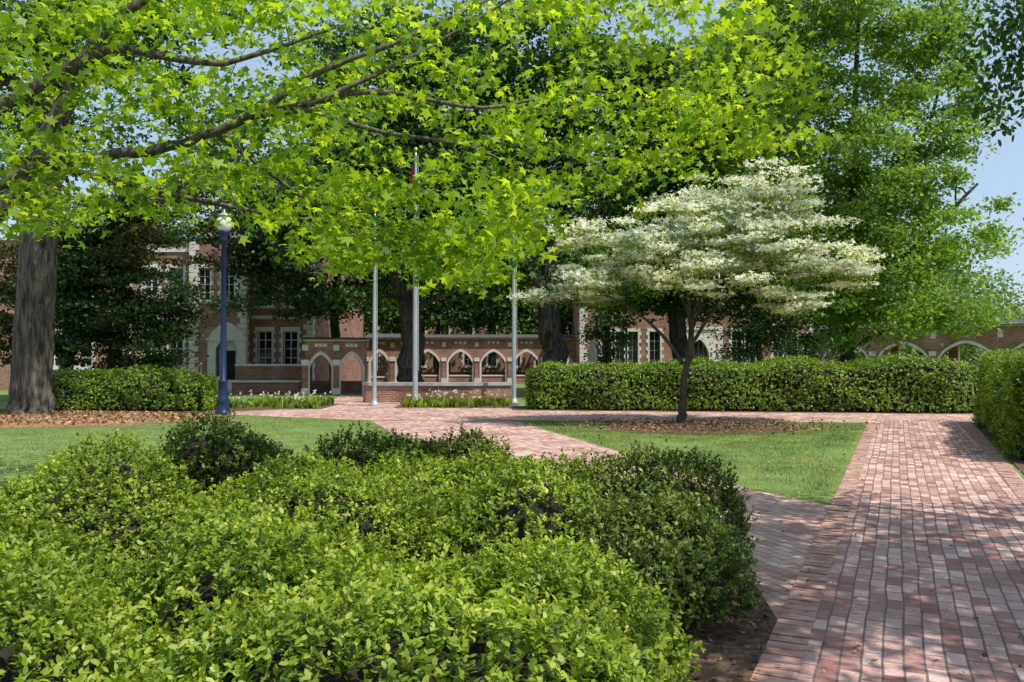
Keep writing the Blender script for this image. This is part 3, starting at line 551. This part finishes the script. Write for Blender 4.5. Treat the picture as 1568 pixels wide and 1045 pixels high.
arcade('brick_arcade',(-9.25,36.9),(-6.6,37.5),2.4,2,.22,.5,.24,base=0,roofh=.2)
arcade('brick_arcade',(-8.3,47),(-5.3,47),2.7,2,.34,.5,.23)
arcade('brick_arcade',(-6.8,55.5),(4.3,55.5),2.9,5,.42,.45,.26,base=.4)
arcade('brick_arcade',(19.0,51),(30,38),3.3,5,.5,.5,.24)
# ---------------------------------------------------------------- street furniture
def lamp(x,y,h=5.75):
    e=empty('street_lamp'); m=MB()
    m.lathe([(.24,0),(.24,.06),(.2,.1),(.17,.35),(.19,.4),(.14,.48),(.12,.9),(.14,.93),(.14,.98),(.10,1.02),(.085,2.5),(.07,h-.75),(.10,h-.72),(.12,h-.66),(.09,h-.6),(.15,h-.5),(.17,h-.44),(.17,h-.42)],x,y,20)
    part('post',m,NAVY,e,True); g=MB(); g.lathe([(.13,h-.419),(.2,h-.32),(.235,h-.2),(.22,h-.08),(.16,h),(.12,h+.03)],x,y,20)
    part('globe',g,noisemat('frosted_glass',[(.7,.72,.7,.3),(.8,.81,.79,.7)],2,.25,.02),e,True)
    c=MB(); c.lathe([(.2,h+.031),(.17,h+.07),(.08,h+.12),(.03,h+.15),(.035,h+.19),(.01,h+.24)],x,y,16); part('cap',c,POLE,e,True)
lamp(-8.4,24.0)
def flag(c,e,x,y,z):
    nx,nz=14,12; vs=[]; W=.34; Hh=1.5
    for j in range(nz+1):
        for i in range(nx+1):
            u=i/nx; v=j/nz; vs.append((x-.06-u*W*(.35+.5*v),y+.09*math.sin(u*15+v*1.5)*(.5+v*.5),z-v*Hh-u*.45))
    me=bpy.data.meshes.new('flag_cloth'); fs=[(j*(nx+1)+i,j*(nx+1)+i+1,(j+1)*(nx+1)+i+1,(j+1)*(nx+1)+i) for j in range(nz) for i in range(nx)]
    me.from_pydata(vs,[],fs); me.materials.append(noisemat('flag_cloth',[(c[0]*.8,c[1]*.8,c[2]*.8,.3),(*c,.7)],4,.8,.1))
    me.polygons.foreach_set('use_smooth',[True]*len(me.polygons))
    o=link(bpy.data.objects.new('flag_cloth',me)); o.parent=e
def flagpole(x,y,h,r,col=None,fz=0):
    e=empty('flagpole'); m=MB(); m.lathe([(r*2.4,0),(r*2.4,.05),(r*1.5,.14),(r*1.15,.2),(r,.3),(r*.9,h*.5),(r*.5,h-.1),(r*.4,h)],x,y,16); part('pole',m,POLE,e,True)
    b=MB(); b.lathe([(.02,h),(.05,h+.03),(.09,h+.1),(.05,h+.17),(.01,h+.2)],x,y,12); part('finial',b,noisemat('gilded',[(.5,.35,.08,.3),(.6,.42,.1,.7)],3,.3,.02,metal=.8),e,True)
    c=MB(); c.tube([(x+r+.03,y-.05,1.2),(x+r*.6+.03,y-.05,h-.1)],[.006,.006],4); part('halyard',c,WHITE,e)
    if col: flag(col,e,x,y,fz)
flagpole(-4.7,28.2,6.6,.075)
flagpole(-3.4,29.0,8.9,.095,(.30,.025,.03),8.6)
flagpole(.07,29.6,7.2,.08)
e=empty('brick_planter_wall'); m=MB(); c=MB()
pts=[(-5.5,30.6),(-4.2,30.5),(-2.8,30.3),(-1.4,30.4),(0.0,30.8)]
for i,((a,b),(a2,b2)) in enumerate(zip(pts,pts[1:])):
    h=.62
    for mbx,w,z0,z1 in ((m,.15,0,h),(c,.21,h+.003,h+.12)):
        mbx.add([(a,b-w,z0),(a2,b2-w,z0),(a2,b2+w,z0),(a,b+w,z0),(a,b-w,z1),(a2,b2-w,z1),(a2,b2+w,z1),(a,b+w,z1)],[(0,3,2,1),(4,5,6,7),(0,1,5,4),(2,3,7,6)]+([(3,0,4,7)] if i==0 else [])+([(1,2,6,5)] if i==3 else []))
part('wall',m,BRICK,e); part('coping',c,GREYST,e)
e=empty('stone_monument'); m=MB(); x,y=3.9,40
m.box(x-.5,x+.5,y-.5,y+.5,0,.3); m.box(x-.38,x+.38,y-.38,y+.38,.303,1.0); m.lathe([(.3,1.003),(.22,1.1),(.2,1.6),(.24,1.9),(.15,2.2),(.08,2.45)],x,y,10); part('stone',m,STONE,e)
def flowers(name,x0,x1,y0,y1,n,cols):
    e=empty(name); ng=n*3; x=rng.uniform(x0,x1,ng);y=rng.uniform(y0,y1,ng); z=rng.uniform(.25,.5,n)
    P=np.repeat(np.c_[x[:n],y[:n],z],5,0)+rng.normal(size=(n*5,3))*.012; N=rng.normal(size=P.shape); T=rng.normal(size=P.shape)*.5; T[:,2]=1
    leafmesh('petals',P,N,rng.uniform(.06,.09,n*5),'oval',leafmat(name+'_petals',cols,.3,.5,1,(1,1,1)),e,np.repeat(rng.random(n),5),T)
    k=ng*8; hs=np.repeat(rng.uniform(.5,1.2,ng),8); P=np.repeat(np.c_[x,y,np.zeros(ng)],8,0)+rng.normal(size=(k,3))*[.06,.06,0]; N=rng.normal(size=P.shape);N[:,2]*=.2; T=rng.normal(size=P.shape)*.4;T[:,2]=1
    leafmesh('foliage',P,N,rng.uniform(.2,.42,k)*hs,'blade',L_HEDGE,e,None,T)
    P=P[:k//2]; leafmesh('leaves',P,N[:k//2],rng.uniform(.15,.3,k//2)*hs[:k//2],'oval',L_HEDGE,e,None,T[:k//2])
fc=[(.8,.8,.75),(.78,.76,.6),(.75,.75,.7),(.78,.75,.55),(.75,.65,.25)]
flowers('tulip_bed',-3.6,-.1,27.2,29.6,60,fc)
flowers('tulip_bed',-9.6,-6.3,26.6,29.2,45,fc)
sheet('flower_bed_soil',[(-3.9,27),(0.2,27),(.2,30),(-3.9,30)],.014,MULCH)
sheet('flower_bed_soil',[(-9.9,26.4),(-6.1,26.4),(-6.1,29.4),(-9.9,29.4)],.014,MULCH)
# ---------------------------------------------------------------- light, sky, camera
sd=Vector((.62,-.42,1.25)).normalized()
w=bpy.data.worlds.new('World'); S.world=w; w.use_nodes=True; nt=w.node_tree
bg=nt.nodes['Background']; sk=nt.nodes.new('ShaderNodeTexSky'); sk.sky_type='NISHITA'; sk.sun_disc=False
sk.sun_elevation=math.asin(sd.z); sk.sun_rotation=math.atan2(sd.x,sd.y); sk.dust_density=1.0; sk.air_density=1.0
hz=mixc(nt,sk.outputs[0],(5.4,6.9,8.8),.45)
nt.links.new(hz,bg.inputs[0]); bg.inputs[1].default_value=.13
l=bpy.data.lights.new('sun','SUN'); l.energy=5; l.angle=math.radians(.5); l.color=(1,.95,.87)
o=link(bpy.data.objects.new('sun',l)); o.rotation_euler=sd.to_track_quat('Z','Y').to_euler()
c=bpy.data.cameras.new('camera'); c.lens=29; c.sensor_width=36; c.clip_end=3000
o=link(bpy.data.objects.new('camera',c)); o.location=(0,0,1.65); o.rotation_euler=(math.radians(91.16),0,0); S.camera=o
S.view_settings.view_transform='Standard'; S.view_settings.look='None'; S.view_settings.exposure=0
